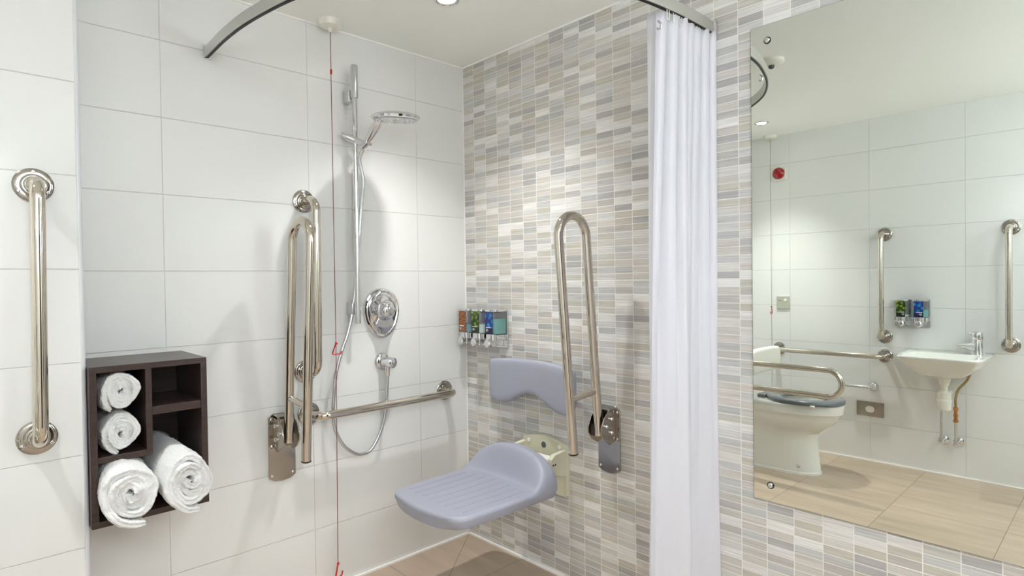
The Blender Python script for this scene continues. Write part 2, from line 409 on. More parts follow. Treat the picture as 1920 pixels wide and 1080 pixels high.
# ------------------------------------------------------------------ curtain rail and curtain
def rail_path():
    pts = [(-1.127, 0), (-1.130, -0.10), (-1.132, -0.20), (-1.128, -0.33), (-1.113, -0.47), (-1.088, -0.61), (-1.045, -0.745), (-0.975, -0.885), (-0.89, -0.995), (-0.773, -1.098), (-0.61, -1.182), (-0.422, -1.238), (-0.27, -1.260), (-0.13, -1.267), (0, -1.267)]
    return catmull([(x, y, 0) for x, y in pts], 8)
RP = rail_path()
def ribbon(bm, path, w, z0, z1):
    rings = []
    for i, p in enumerate(path):
        tdir = (path[min(i+1, len(path)-1)]-path[max(i-1, 0)]); tdir.z = 0; tdir.normalize(); nn = Vector((-tdir.y, tdir.x, 0))
        rings.append([p+nn*w+Vector((0, 0, z0)), p+nn*w+Vector((0, 0, z1)), p-nn*w+Vector((0, 0, z1)), p-nn*w+Vector((0, 0, z0))])
    return loft(bm, rings)
t = thing('shower_curtain_rail', (-1.117, -0.02, 1.98), 'curved flat aluminium curtain rail joining the white and mosaic walls', 'curtain rail')
finish(ribbon(bmesh.new(), RP, 0.007, 1.982, 2.018), 'rail', M['track'], t)
finish(ribbon(bmesh.new(), RP[1:-1], 0.0035, 1.979, 1.9825), 'runner_slot', M['track_dark'], t)
finish(B(-1.139, -1.115, -0.007, 0, 1.976, 2.022), 'wall_bracket', M['satin'], t, bevel=0.001)
finish(B(-0.007, 0, -1.28, -1.254, 1.976, 2.022), 'wall_bracket', M['satin'], t, bevel=0.001)

def curtain():
    N, MZ = 460, 64; bm = bmesh.new(); rows = []
    x0, x1 = -0.308, -0.010
    for j in range(MZ+1):
        f = j/MZ; row = []
        for i in range(N+1):
            s = i/N
            ph = s*2*PI*7.25+0.75*math.sin(4.2*s+0.4)+0.3
            sq = math.sin(ph); sq = sq*(1.35-0.35*sq*sq)                # rounder pleats
            spread = 1+0.13*f*s
            x = x1+(x0-x1)*s*spread
            amp = (0.019+0.005*math.sin(9*s+2)+0.008*s)*(1-0.2*f)
            low = math.sin(s*2*PI*1.9+0.9)
            mer = sq*(1-0.88*min(1, f*1.5)**0.8)+low*min(1, f*1.2)*1.3
            yc = -1.258+0.029*s*s
            q = noise.noise(Vector((s*5, f*2.4, 2.0)))*0.008*f+noise.noise(Vector((s*16, f*7, 5.0)))*0.0022
            y = yc-amp*mer+q
            x += 0.010*math.cos(ph)*max(0, 1-1.3*f)
            front = max(0, min(1, (-1.272-y)/0.012)) if x > -0.3 else 0
            z = 0.07+(1.974+0.016*front-0.07)*(1-f)
            row.append(bm.verts.new((min(x, -0.004), y, z)))
        rows.append(row)
    for j in range(MZ):
        for i in range(N): bm.faces.new((rows[j][i], rows[j][i+1], rows[j+1][i+1], rows[j+1][i]))
    return bm
t = thing('shower_curtain', (-0.17, -1.262, 0.07), 'white pleated shower curtain bunched against the mosaic wall', 'shower curtain')
o = finish(curtain(), 'curtain_cloth', M['curtain'], t, sharp=180)
md = o.modifiers.new('thick', 'SOLIDIFY'); md.thickness = 0.0008
for i in range(8):
    x = -0.03-0.034*i
    bm = bmesh.new(); tube(bm, rounded([(x-0.006, -1.267, 1.979), (x-0.006, -1.267, 1.952), (x+0.006, -1.267, 1.952), (x+0.006, -1.267, 1.979)], 0.005), 0.0014, 8)
    finish(bm, 'curtain_hook', M['wplastic'], t)
bm = bmesh.new(); tube(bm, rounded([(-0.334, -1.275, 1.925), (-0.334, -1.285, 1.915), (-0.334, -1.28, 1.90), (-0.334, -1.272, 1.905)], 0.005), 0.003, 10)
finish(bm, 'hanging_clip', M['satin'], t)

# ------------------------------------------------------------------ grab rails
def flange(parent, c, nrm, mt='flange'):
    c = Vector(c); bm = bmesh.new()
    lathe(bm, c, nrm, [(0, 0.0435), (0.0025, 0.0435), (0.005, 0.040), (0.0065, 0.034), (0.0065, 0.0285), (0.011, 0.0275), (0.0125, 0.025), (0.0125, 0.0215), (0.016, 0.0205), (0.017, 0.0185), (0.017, 0.0)], 48)
    fl = finish(bm, 'flange', M[mt], parent)
    u, v = frame(nrm)
    for k in range(3):
        a = PI/2+2*PI*k/3; zz = Vector((0, 0, 1)); hh = zz.cross(Vector(nrm))
        p = c+(hh*math.cos(a)+zz*math.sin(a))*0.0345
        bm = bmesh.new(); lathe(bm, p+Vector(nrm)*0.005, nrm, [(0, 0.0045), (0.0022, 0.0042), (0.003, 0.003), (0.003, 0.0018), (0.0015, 0.0016), (0.0015, 0)], 16)
        finish(bm, 'screw', M['chrome'], fl)
    return fl
def grab_rail(a, b, nrm, so, label, r=0.0162):
    a, b, nrm = Vector(a), Vector(b), Vector(nrm)
    t = thing('grab_rail', tuple((a+b)/2), label, 'grab rail', 'polished steel grab rails')
    bm = bmesh.new(); tube(bm, rounded([a+nrm*0.004, a+nrm*so, b+nrm*so, b+nrm*0.004], 0.052, 12), r, 32)
    finish(bm, 'rail_tube', M['steel'], t)
    flange(t, a, nrm); flange(t, b, nrm)
grab_rail((-1.622, -DN, 1.468), (-1.627, -DN, 0.815), (0, -1, 0), 0.092, 'vertical polished steel grab rail on the projecting white wall, left of the towel shelf')
grab_rail((-0.793, 0, 1.517), (-0.797, 0, 0.867), (0, -1, 0), 0.105, 'vertical polished steel grab rail on the shower wall, behind the folded support rail')
grab_rail((-0.789, 0, 0.703), (-0.136, 0, 0.703), (0, -1, 0), 0.088, 'horizontal polished steel grab rail on the shower wall, crossing the hose loop')
grab_rail((WX, -1.097, 1.463), (WX, -1.097, 0.813), (1, 0, 0), 0.088, 'vertical polished steel grab rail between the toilet and the basin soap dispenser')
grab_rail((WX, -1.717, 1.463), (WX, -1.717, 0.803), (1, 0, 0), 0.088, 'vertical polished steel grab rail on the far side of the wash basin, by the tap')
grab_rail((WX, -0.434, 0.690), (WX, -1.098, 0.690), (1, 0, 0), 0.088, 'horizontal polished steel grab rail on the wall beside the toilet')

# ------------------------------------------------------------------ drop-down support rails
def support_rail(origin, out, down, label):
    """origin: wall point at plate centre; out: unit vector out of the wall"""
    O = Vector(origin); out = Vector(out); up_ = Vector((0, 0, 1)); side = up_.cross(out)
    P = lambda s, o_, z: O+side*s+out*o_+up_*z
    t = thing('drop_down_support_rail', tuple(O), label, 'support rail', 'hinged drop-down support rails')
    hw = 0.05; z0, z1 = -0.125, 0.125
    outl = [(-hw, z0+0.012), (-hw+0.02, z0), (0, z0-0.004), (hw-0.02, z0), (hw, z0+0.012), (hw, z1-0.012), (hw-0.018, z1), (-hw+0.018, z1), (-hw, z1-0.012)]
    bm = bmesh.new(); prism(bm, outl, side, up_, O, out*0.006); pl = finish(bm, 'wall_plate', M['flange'], t, bevel=0.001)
    for s in (-1, 1):
        for z in (z0+0.02, 0.006, z1-0.02):
            bm = bmesh.new(); lathe(bm, P(s*0.039, 0.006, z), out, [(0, 0.0055), (0.0022, 0.005), (0.0035, 0.003), (0.0035, 0)], 14); finish(bm, 'screw', M['chrome'], pl)
    # hinge housing: two cheeks and a curved cap
    for s in (-1, 1):
        ch = [(0.006, 0.0), (0.006, z1-0.004), (0.045, z1-0.008), (0.075, 0.09), (0.092, 0.055), (0.092, 0.035), (0.07, 0.008), (0.035, -0.012)]
        bm = bmesh.new(); prism(bm, ch, out, up_, O+side*(s*0.030-0.0025), side*0.005); finish(bm, 'hinge_cheek', M['flange'], t, bevel=0.0012)
        for (o_, z) in ((0.066, 0.062), (0.035, 0.035), (0.035, 0.085)):
            bm = bmesh.new(); lathe(bm, P(s*0.0325, o_, z), side*s, [(0, 0.0075), (0.006, 0.0075), (0.009, 0.005), (0.010, 0)], 16); finish(bm, 'bolt', M['chrome'], t)
    bm = bmesh.new(); prism(bm, [(0.004, z1-0.014), (0.004, z1-0.002), (0.047, z1-0.006), (0.047, z1-0.016)], out, up_, O+side*-0.0325, side*0.065); finish(bm, 'hinge_cap', M['flange'], t, bevel=0.001)
    # loop: local (o_, z) measured from the hinge pin
    lean = 0.085
    ho, hz = 0.066, 0.055
    if down: ang = PI/2; ho, hz = 0.060, 0.075
    else: ang = lean
    def L(o_, z):   # loop coordinates, z along the rail, o_ across
        # raised: across = outward, along = up ; rotate by ang outward
        a = ang
        return P(0, ho+o_*math.cos(a)+z*math.sin(a), hz+z*math.cos(a)-o_*math.sin(a))
    Lr = 0.775 if not down else 0.785
    g = 0.148
    o1 = 0.0
    path = [L(o1, -0.03), L(o1, Lr-g/2)]
    for k in range(1, 24):
        a = PI-PI*k/24; path.append(L(o1+g/2+g/2*math.cos(a), Lr-g/2+g/2*math.sin(a)))
    path += [L(o1+g, Lr-g/2), L(o1+g, -0.055 if not down else -0.01)]
    bm = bmesh.new(); tube(bm, path, 0.0165, 32); lp = finish(bm, 'rail_loop', M['steel'], t)
    e = L(o1+g, -0.055 if not down else -0.01); dd = (L(0, 0)-L(0, 1)).normalized()
    bm = bmesh.new(); lathe(bm, e-dd*0.001, dd, [(0, 0.0172), (0.004, 0.0172), (0.006, 0.014), (0.006, 0)], 28); finish(bm, 'end_cap', M['black'], t)
    bm = bmesh.new(); tube(bm, [L(o1, 0.135), L(o1+g, 0.135)], 0.0105, 20); finish(bm, 'cross_brace', M['steel'], t)
    return t
support_rail((-0.895, 0, 0.60), (0, -1, 0), False, 'folded steel support rail on the white shower wall, left of the red cord')
support_rail((0, -0.838, 0.607), (-1, 0, 0), False, 'folded steel support rail on the mosaic wall, between shower seat and curtain')
support_rail((-1.80, -DN, 0.600), (0, -1, 0), True, 'lowered steel support rail beside the toilet, seen in the mirror')

# ------------------------------------------------------------------ shower
t = thing('shower_riser_rail', (-0.60, 0, 1.04), 'tall chrome riser rail carrying the shower head on the white wall', 'riser rail')
bm = bmesh.new(); tube(bm, [(-0.60, -0.055, 1.04), (-0.60, -0.055, 2.06)], 0.0105, 28); finish(bm, 'riser_bar', M['chrome'], t)
bm = bmesh.new(); lathe(bm, (-0.60, -0.055, 1.935), (0, 0, 1), [(0, 0.0125), (0.002, 0.0145), (0.127, 0.0145), (0.132, 0.012), (0.132, 0)], 28); finish(bm, 'top_sleeve', M['satin'], t)
for z in (1.945, 1.10):
    bm = B(-0.621, -0.589, -0.046, -0.001, z-0.023, z+0.023); finish(bm, 'wall_bracket', M['satin'], t, bevel=0.003)
bm = bmesh.new(); lathe(bm, (-0.60, -0.055, 1.078), (0, 0, 1), [(0, 0.0125), (0.044, 0.0125)], 24); finish(bm, 'bottom_sleeve', M['chrome'], t)
sl = thing('head', (0, 0, 0), 'x', 'x'); bpy.data.objects.remove(sl)
HD = Vector((-0.545, -0.262, 1.832))      # centre of the spray head
HB = Vector((-0.590, -0.118, 1.742))      # holder socket
bm = bmesh.new(); tube(bm, [(-0.628, -0.040, 1.782), (-0.575, -0.072, 1.758)], 0.014, 22)
slider = finish(bm, 'slider', M['chrome'], t)
bm = bmesh.new(); tube(bm, [(-0.600, -0.060, 1.768), HB], [0.0115, 0.0105], 20); finish(bm, 'holder_arm', M['chrome'], t)
bm = bmesh.new(); tube(bm, [(-0.622, -0.043, 1.780), (-0.640, -0.034, 1.788), (-0.647, -0.031, 1.797)], [0.011, 0.009, 0.004], 14); finish(bm, 'lock_lever', M['chrome'], t)
hd = (HD-HB); hdn = hd.normalized()
bm = bmesh.new(); lathe(bm, HB-hdn*0.016, hdn, [(0, 0.014), (0.03, 0.0165), (0.034, 0.0165)], 24); finish(bm, 'holder_socket', M['chrome'], t)
t = thing('hand_shower', tuple(HD), 'round chrome shower head held on the riser rail', 'shower head')
hend = HD+Vector((-0.035, 0.055, -0.012))
bm = bmesh.new(); dd = (hend-HB); lathe(bm, HB-dd.normalized()*0.02, dd, [(0, 0.0095), (0.025, 0.0115), (0.06, 0.0155), (0.10, 0.0185), (0.125, 0.0175), (0.145, 0.013)], 28); finish(bm, 'handle', M['chrome'], t)
tn = Vector((-0.066, -0.10, 1)).normalized()
bm = bmesh.new(); lathe(bm, HD-tn*0.014, tn, [(0, 0.0), (0.0, 0.083), (0.003, 0.0905), (0.011, 0.0925), (0.017, 0.087), (0.024, 0.066), (0.029, 0.037), (0.031, 0.0)], 64); finish(bm, 'spray_head', M['chrome'], t)
bm = bmesh.new(); lathe(bm, HD-tn*0.0145, -tn, [(0, 0.083), (0.0025, 0.080), (0.003, 0)], 48)
u, v = frame(tn)
for rr, nn in ((0.072, 28), (0.056, 22), (0.04, 16), (0.024, 10)):
    for k in range(nn):
        a = 2*PI*k/nn; lathe(bm, HD-tn*0.0165+(u*math.cos(a)+v*math.sin(a))*rr, -tn, [(0, 0.0022), (0.004, 0.0015), (0.004, 0)], 6)
lathe(bm, HD-tn*0.0165, -tn, [(0, 0.008), (0.005, 0.006), (0.010, 0.003), (0.010, 0)], 14)
finish(bm, 'spray_plate', M['satin'], t)
# hose
h0 = HB-dd.normalized()*0.02
hy = -0.045
hp = catmull([h0, h0+Vector((-0.006, 0.02, -0.045)), (-0.578, -0.075, 1.60), (-0.580, -0.055, 1.483), (-0.592, hy+0.006, 1.268), (-0.6115, hy+0.012, 1.10), (-0.642, hy, 1.004), (-0.670, hy, 0.932), (-0.694, hy, 0.851), (-0.705, hy, 0.769), (-0.709, hy, 0.687),
              (-0.699, hy, 0.622), (-0.666, hy, 0.561), (-0.625, hy, 0.525), (-0.590, hy, 0.513), (-0.548, hy, 0.522), (-0.508, hy, 0.575), (-0.482, hy-0.002, 0.649), (-0.470, hy-0.004, 0.759), (-0.466, -0.050, 0.846)], 12)
t = thing('shower_hose', tuple(hp[-1]), 'grey flexible hose looping from the shower head to the wall outlet', 'hose')
bm = bmesh.new(); tube(bm, hp, [0.0068+0.0006*(i % 2) for i in range(len(hp))], 16); finish(bm, 'hose_tube', M['satin'], t)
bm = bmesh.new(); lathe(bm, (-0.466, -0.050, 0.812), (0, 0, 1), [(0, 0.0075), (0.004, 0.0095), (0.026, 0.0095), (0.032, 0.011), (0.036, 0.011)], 20); finish(bm, 'hose_nut', M['chrome'], t)
bm = bmesh.new(); lathe(bm, h0, -dd, [(-0.01, 0.0085), (0.006, 0.0095), (0.028, 0.0085), (0.03, 0.007)], 20); finish(bm, 'hose_nut', M['chrome'], t)
# outlet
t = thing('hose_wall_outlet', (-0.463, 0, 0.87), 'round chrome wall outlet elbow where the shower hose ends', 'wall outlet')
bm = bmesh.new(); lathe(bm, (-0.463, 0, 0.871), (0, -1, 0), [(0, 0.035), (0.004, 0.035), (0.010, 0.031), (0.014, 0.024), (0.015, 0)], 40); finish(bm, 'rosette', M['chrome'], t)
od = Vector((0.008, -0.064, 0)).normalized()
bm = bmesh.new(); lathe(bm, (-0.462, -0.008, 0.869), od, [(0, 0.021), (0.034, 0.020), (0.042, 0.0225), (0.058, 0.0235), (0.066, 0.022), (0.071, 0.015), (0.072, 0)], 36); finish(bm, 'outlet_body', M['chrome'], t)
bm = bmesh.new(); lathe(bm, (-0.466, -0.050, 0.842), (0, 0, 1), [(0, 0.009), (0.012, 0.010)], 20); finish(bm, 'outlet_spout', M['chrome'], t)
# mixer
MC = Vector((-0.463, 0, 1.082))
def egg(s, d=0.0, n=56):
    out = []
    for k in range(n):
        a = 2*PI*k/n; z = math.sin(a); ww = 0.083*(1+0.16*z)*s; hh = 0.106*s
        out.append(MC+Vector((ww*math.cos(a), -d, -0.009+hh*z)))
    return out
t = thing('shower_mixer_valve', tuple(MC), 'egg-shaped chrome shower mixer with round control knob', 'shower mixer')
bm = bmesh.new(); loft(bm, [egg(1, 0), egg(1, 0.006), egg(0.975, 0.012), egg(0.90, 0.014), egg(0.84, 0.011), egg(0.80, 0.013)]); finish(bm, 'face_plate', M['chrome'], t)
bm = bmesh.new(); lathe(bm, MC+Vector((0, -0.012, 0.006)), (0, -1, 0), [(0, 0.064), (0.007, 0.060), (0.013, 0.052), (0.017, 0.050), (0.022, 0.044), (0.034, 0.040), (0.036, 0.032), (0.036, 0)], 48); finish(bm, 'temperature_ring', M['chrome'], t)
bm = bmesh.new()
cr_ = [( 0.020, -0.004), (0.045, -0.048), (0.040, -0.062), (0.0, -0.072), (-0.040, -0.062), (-0.045, -0.048), (-0.020, -0.004), (0, 0.004)]
prism(bm, cr_, (1, 0, 0), (0, 0, 1), MC+Vector((0, -0.022, 0)), (0, -0.012, 0)); finish(bm, 'flow_lever', M['satin'], t, bevel=0.004)
bm = bmesh.new(); lathe(bm, MC+Vector((0, -0.046, 0.006)), (0, -1, 0), [(0, 0.033), (0.012, 0.031), (0.02, 0.029), (0.026, 0.024), (0.029, 0.016), (0.0295, 0.0)], 40); finish(bm, 'control_knob', M['chrome'], t)
bm = bmesh.new(); lathe(bm, MC+Vector((0, -0.0752, 0.006)), (0, -1, 0), [(0, 0.011), (0.0015, 0.0095), (0.002, 0)], 24); finish(bm, 'knob_button', M['satin'], t)
bm = bmesh.new(); tube(bm, rounded([MC+Vector((-0.045, -0.03, 0.045)), MC+Vector((-0.040, -0.034, 0.068)), MC+Vector((-0.024, -0.036, 0.082))], 0.01), 0.0075, 14); finish(bm, 'stop_tab', M['chrome'], t)

# ------------------------------------------------------------------ pull cords
def tri_handle(bm, x, y, z, s=0.042, r=0.0028, gap=True, rot=0.35):
    c, sn = math.cos(rot), math.sin(rot)
    q = lambda a, b: (x+a*c, y-a*sn, z+b)
    tube(bm, rounded([q(0.006, 0.002), q(0.0, 0.006), q(-s*0.42, -s*1.1), q(s*0.50, -s*1.02), q(s*0.60, -s*0.74)], 0.005, 5), r, 10)
    lathe(bm, q(0.0, -0.001), (0, 0, 1), [(0, 0.0035), (0.006, 0.004), (0.011, 0.0025), (0.011, 0)], 12)
t = thing('emergency_pull_cord', (-0.702, -0.062, H), 'red emergency pull cord with white ceiling switch beside the shower riser', 'pull cord', 'emergency pull cords')
bm = bmesh.new(); lathe(bm, (-0.702, -0.062, H), (0, 0, -1), [(0, 0.044), (0.012, 0.044), (0.022, 0.040), (0.027, 0.030), (0.028, 0.0)], 40); finish(bm, 'ceiling_switch', M['wplastic'], t)
bm = bmesh.new(); lathe(bm, (-0.702, -0.062, H-0.026), (0, 0, -1), [(0, 0.011), (0.004, 0.010), (0.016, 0.005), (0.018, 0.0)], 20); finish(bm, 'cord_grommet', M['wplastic'], t)
bm = bmesh.new(); tube(bm, [(-0.702, -0.062, H-0.04), (-0.7015, -0.0625, 0.95), (-0.709, -0.062, 0.11)], 0.0014, 8); finish(bm, 'cord', M['cord'], t)
bm = bmesh.new(); lathe(bm, (-0.7016, -0.0622, 2.006), (0, 0, 1), [(0, 0.002), (0.003, 0.0042), (0.017, 0.0042), (0.02, 0.002)], 14); finish(bm, 'cord_bead', M['red'], t)
bm = bmesh.new(); tri_handle(bm, -0.7015, -0.0625, 0.966, 0.036, 0.0025); finish(bm, 'triangle_handle', M['red'], t)
bm = bmesh.new(); tri_handle(bm, -0.709, -0.062, 0.110, 0.05, 0.0031, rot=-0.5); finish(bm, 'triangle_handle', M['red'], t)
t = thing('emergency_pull_cord', (WX+0.05, -0.40, H), 'thin emergency pull cord by the toilet, below the red beacon', 'pull cord', 'emergency pull cords')
bm = bmesh.new(); lathe(bm, (WX+0.05, -0.40, H), (0, 0, -1), [(0, 0.044), (0.012, 0.044), (0.022, 0.040), (0.027, 0.030), (0.028, 0.0)], 32); finish(bm, 'ceiling_switch', M['wplastic'], t)
bm = bmesh.new(); tube(bm, [(WX+0.05, -0.40, H-0.02), (WX+0.05, -0.40, 0.13)], 0.0014, 8); finish(bm, 'cord', M['wcord'], t)
for z in (0.985, 0.13):
    bm = bmesh.new(); tri_handle(bm, WX+0.05, -0.40, z, rot=0.15); finish(bm, 'triangle_handle', M['red'], t)

# ------------------------------------------------------------------ alarm beacon, reset plate
AB = Vector((WX, -0.450, 1.935))
t = thing('alarm_beacon', tuple(AB), 'round red alarm beacon on a square white base high on the wall', 'alarm beacon')
bm = bmesh.new(); prism(bm, rrect(0.092, 0.092, 0.008), (0, 1, 0), (0, 0, 1), AB, (0.032, 0, 0)); finish(bm, 'beacon_base', M['wplastic'], t, bevel=0.002)
bm = bmesh.new(); lathe(bm, AB+Vector((0.032, 0, 0)), (1, 0, 0), [(0, 0.041), (0.010, 0.041), (0.018, 0.037), (0.026, 0.026), (0.030, 0.012), (0.031, 0)], 40); finish(bm, 'beacon_lens', M['lens'], t)
RB = Vector((WX, -0.463, 1.018))
t = thing('alarm_reset_plate', tuple(RB), 'small square reset plate with a round button on the toilet wall', 'switch plate')
bm = bmesh.new(); prism(bm, rrect(0.088, 0.088, 0.004), (0, 1, 0), (0, 0, 1), RB, (0.009, 0, 0)); finish(bm, 'plate', mat('shadow_grey_plastic', srgb(186, 188, 172), 0.35), t, bevel=0.001)  # shadow over the plate is mixed into its grey-green colour
bm = bmesh.new(); lathe(bm, RB+Vector((0.009, -0.018, 0.017)), (1, 0, 0), [(0, 0.011), (0.003, 0.010), (0.004, 0)], 24); finish(bm, 'reset_button', M['wplastic'], t)
finish(B(WX+0.009, WX+0.0098, -0.457, -0.430, 1.033, 1.036), 'indicator_window', M['badge'], t)

# ------------------------------------------------------------------ towel shelf and towels
SX0, SX1, SZ0, SZ1, SF = -1.5185, -1.225, 0.548, 0.986, -0.262
t = thing('towel_shelf', ((SX0+SX1)/2, 0, SZ0), 'dark brown wooden wall cubby shelf holding rolled white towels', 'shelf')
P_ = 0.017
for nm, a in (('top_panel', (SX0, SX1, SF, 0, SZ1-P_, SZ1)), ('bottom_panel', (SX0, SX1, SF, 0, SZ0, SZ0+P_)), ('side_panel', (SX0, SX0+P_, SF, 0, SZ0+P_, SZ1-P_)), ('side_panel', (SX1-P_, SX1, SF, 0, SZ0+P_, SZ1-P_)),
              ('back_panel', (SX0+P_, SX1-P_, -0.006, -0.001, SZ0+P_, SZ1-P_)), ('divider', (-1.386, -1.370, SF+0.002, -0.006, 0.722, SZ1-P_)), ('shelf_board', (-1.370, SX1-P_, SF+0.002, -0.006, 0.835, 0.858)),
              ('shelf_board', (SX0+P_, -1.386, SF+0.002, -0.006, 0.722, 0.739))):
    finish(B(*a), nm, M['wood'], t, bevel=0.0012)
def towel(cx, cz, R, y0, y1, turns, th, seed, label, tail=0.0, sq=1.0, core=0.01, ang0=0.0, fx=0.0, fs=1.0, droop=0.0):
    bm = bmesh.new(); rnd = random.Random(seed)
    L = y0-y1; NT = int(turns*78); prof = []
    er = th*0.49; nr = 14; nl = 34
    # cross-section loop of the cloth: radial (a) x axial (b)
    for k in range(nl+1): prof.append((er, er+(L-2*er)*k/nl))
    for k in range(1, nr): a = PI*k/nr; prof.append((er*math.cos(a), L-er+er*(abs(math.sin(a))**0.7-0.42*math.exp(-((a-PI/2)/0.30)**2))))
    for k in range(nl+1): prof.append((-er, L-er-(L-2*er)*k/nl))
    for k in range(1, nr): a = PI*k/nr; prof.append((-er*math.cos(a), er-er*math.sin(a)))
    rings = []; ph = rnd.random()*9
    tot = turns*2*PI
    for i in range(NT+1):
        th_ = tot*i/NT; r = core+(R-er-core)*(th_/tot)
        wob = 1+0.07*math.sin(2*th_+ph)+0.05*math.sin(3.3*th_+ph*2)
        if i > NT*0.8: wob = 1+(wob-1)*(1-(i/NT-0.8)/0.2*0.8)
        r *= wob
        ext = 0.0
        rem = (tot-th_)
        if tail and rem < 0.9: ext = tail*(0.9-rem)/0.9
        a = ang0-(tot-th_)
        dr = Vector((math.cos(a)*sq, 0, math.sin(a)/sq)); tg = Vector((-math.sin(a), 0, math.cos(a)))
        c = Vector((cx, 0, cz))+dr*r+tg*ext*0.55+dr*ext*0.5
        s = 1.0 if 3 < i < NT-3 else 0.7+0.3*min(i, NT-i)/3
        rad = dr.normalized(); ring = []
        dy = 0.006*math.sin(th_*0.7+ph)+0.004*math.sin(th_*2.3+ph)
        for a_, b_ in prof:
            p = c+rad*a_*s+Vector((0, y0-b_+dy*(b_/L), 0))
            q = noise.noise_vector(p*60+Vector((seed, 0, 0)))*0.0026+noise.noise_vector(p*170)*0.0013+noise.noise_vector(p*14+Vector((seed, 7, 0)))*0.0045
            p = p+q
            k = max(0, min(1, (-0.235-p.y)/0.075)); k = k*k*(3-2*k)
            p.x = cx+(p.x-cx)*(1+(fs-1)*k)+fx*k; p.z -= droop*k
            ring.append(p)
        rings.append(ring)
    loft(bm, rings)
    o = finish(bm, 'rolled_towel', M['towel'], None, sharp=180, loc=(cx, (y0+y1)/2, cz-R))
    tag(o, label, 'towel', 'rolled white towels'); return o
towel(-1.4435, 0.9110, 0.0545, -0.020, -0.258, 3.0, 0.0176, 1, 'small rolled white towel, the upper of two in the narrow left compartment', tail=0.014, ang0=-2.2, core=0.006, sq=0.95)
towel(-1.4435, 0.7970, 0.0545, -0.020, -0.256, 3.0, 0.0176, 2, 'small rolled white towel, the lower of two in the narrow left compartment', tail=0.014, ang0=-2.0, core=0.006, sq=0.95)
towel(-1.4370, 0.6560, 0.0760, -0.020, -0.335, 3.3, 0.0225, 3, 'large rolled white towel at bottom left of the shelf', tail=0.022, ang0=-1.35, core=0.008, sq=0.86, fx=0.000, fs=1.12, droop=0.014)
towel(-1.3060, 0.6580, 0.0750, -0.020, -0.345, 3.4, 0.0215, 4, 'large rolled white towel at bottom right of the shelf', tail=0.020, ang0=-1.45, core=0.007, sq=0.86, fx=0.011, fs=1.12, droop=0.012)

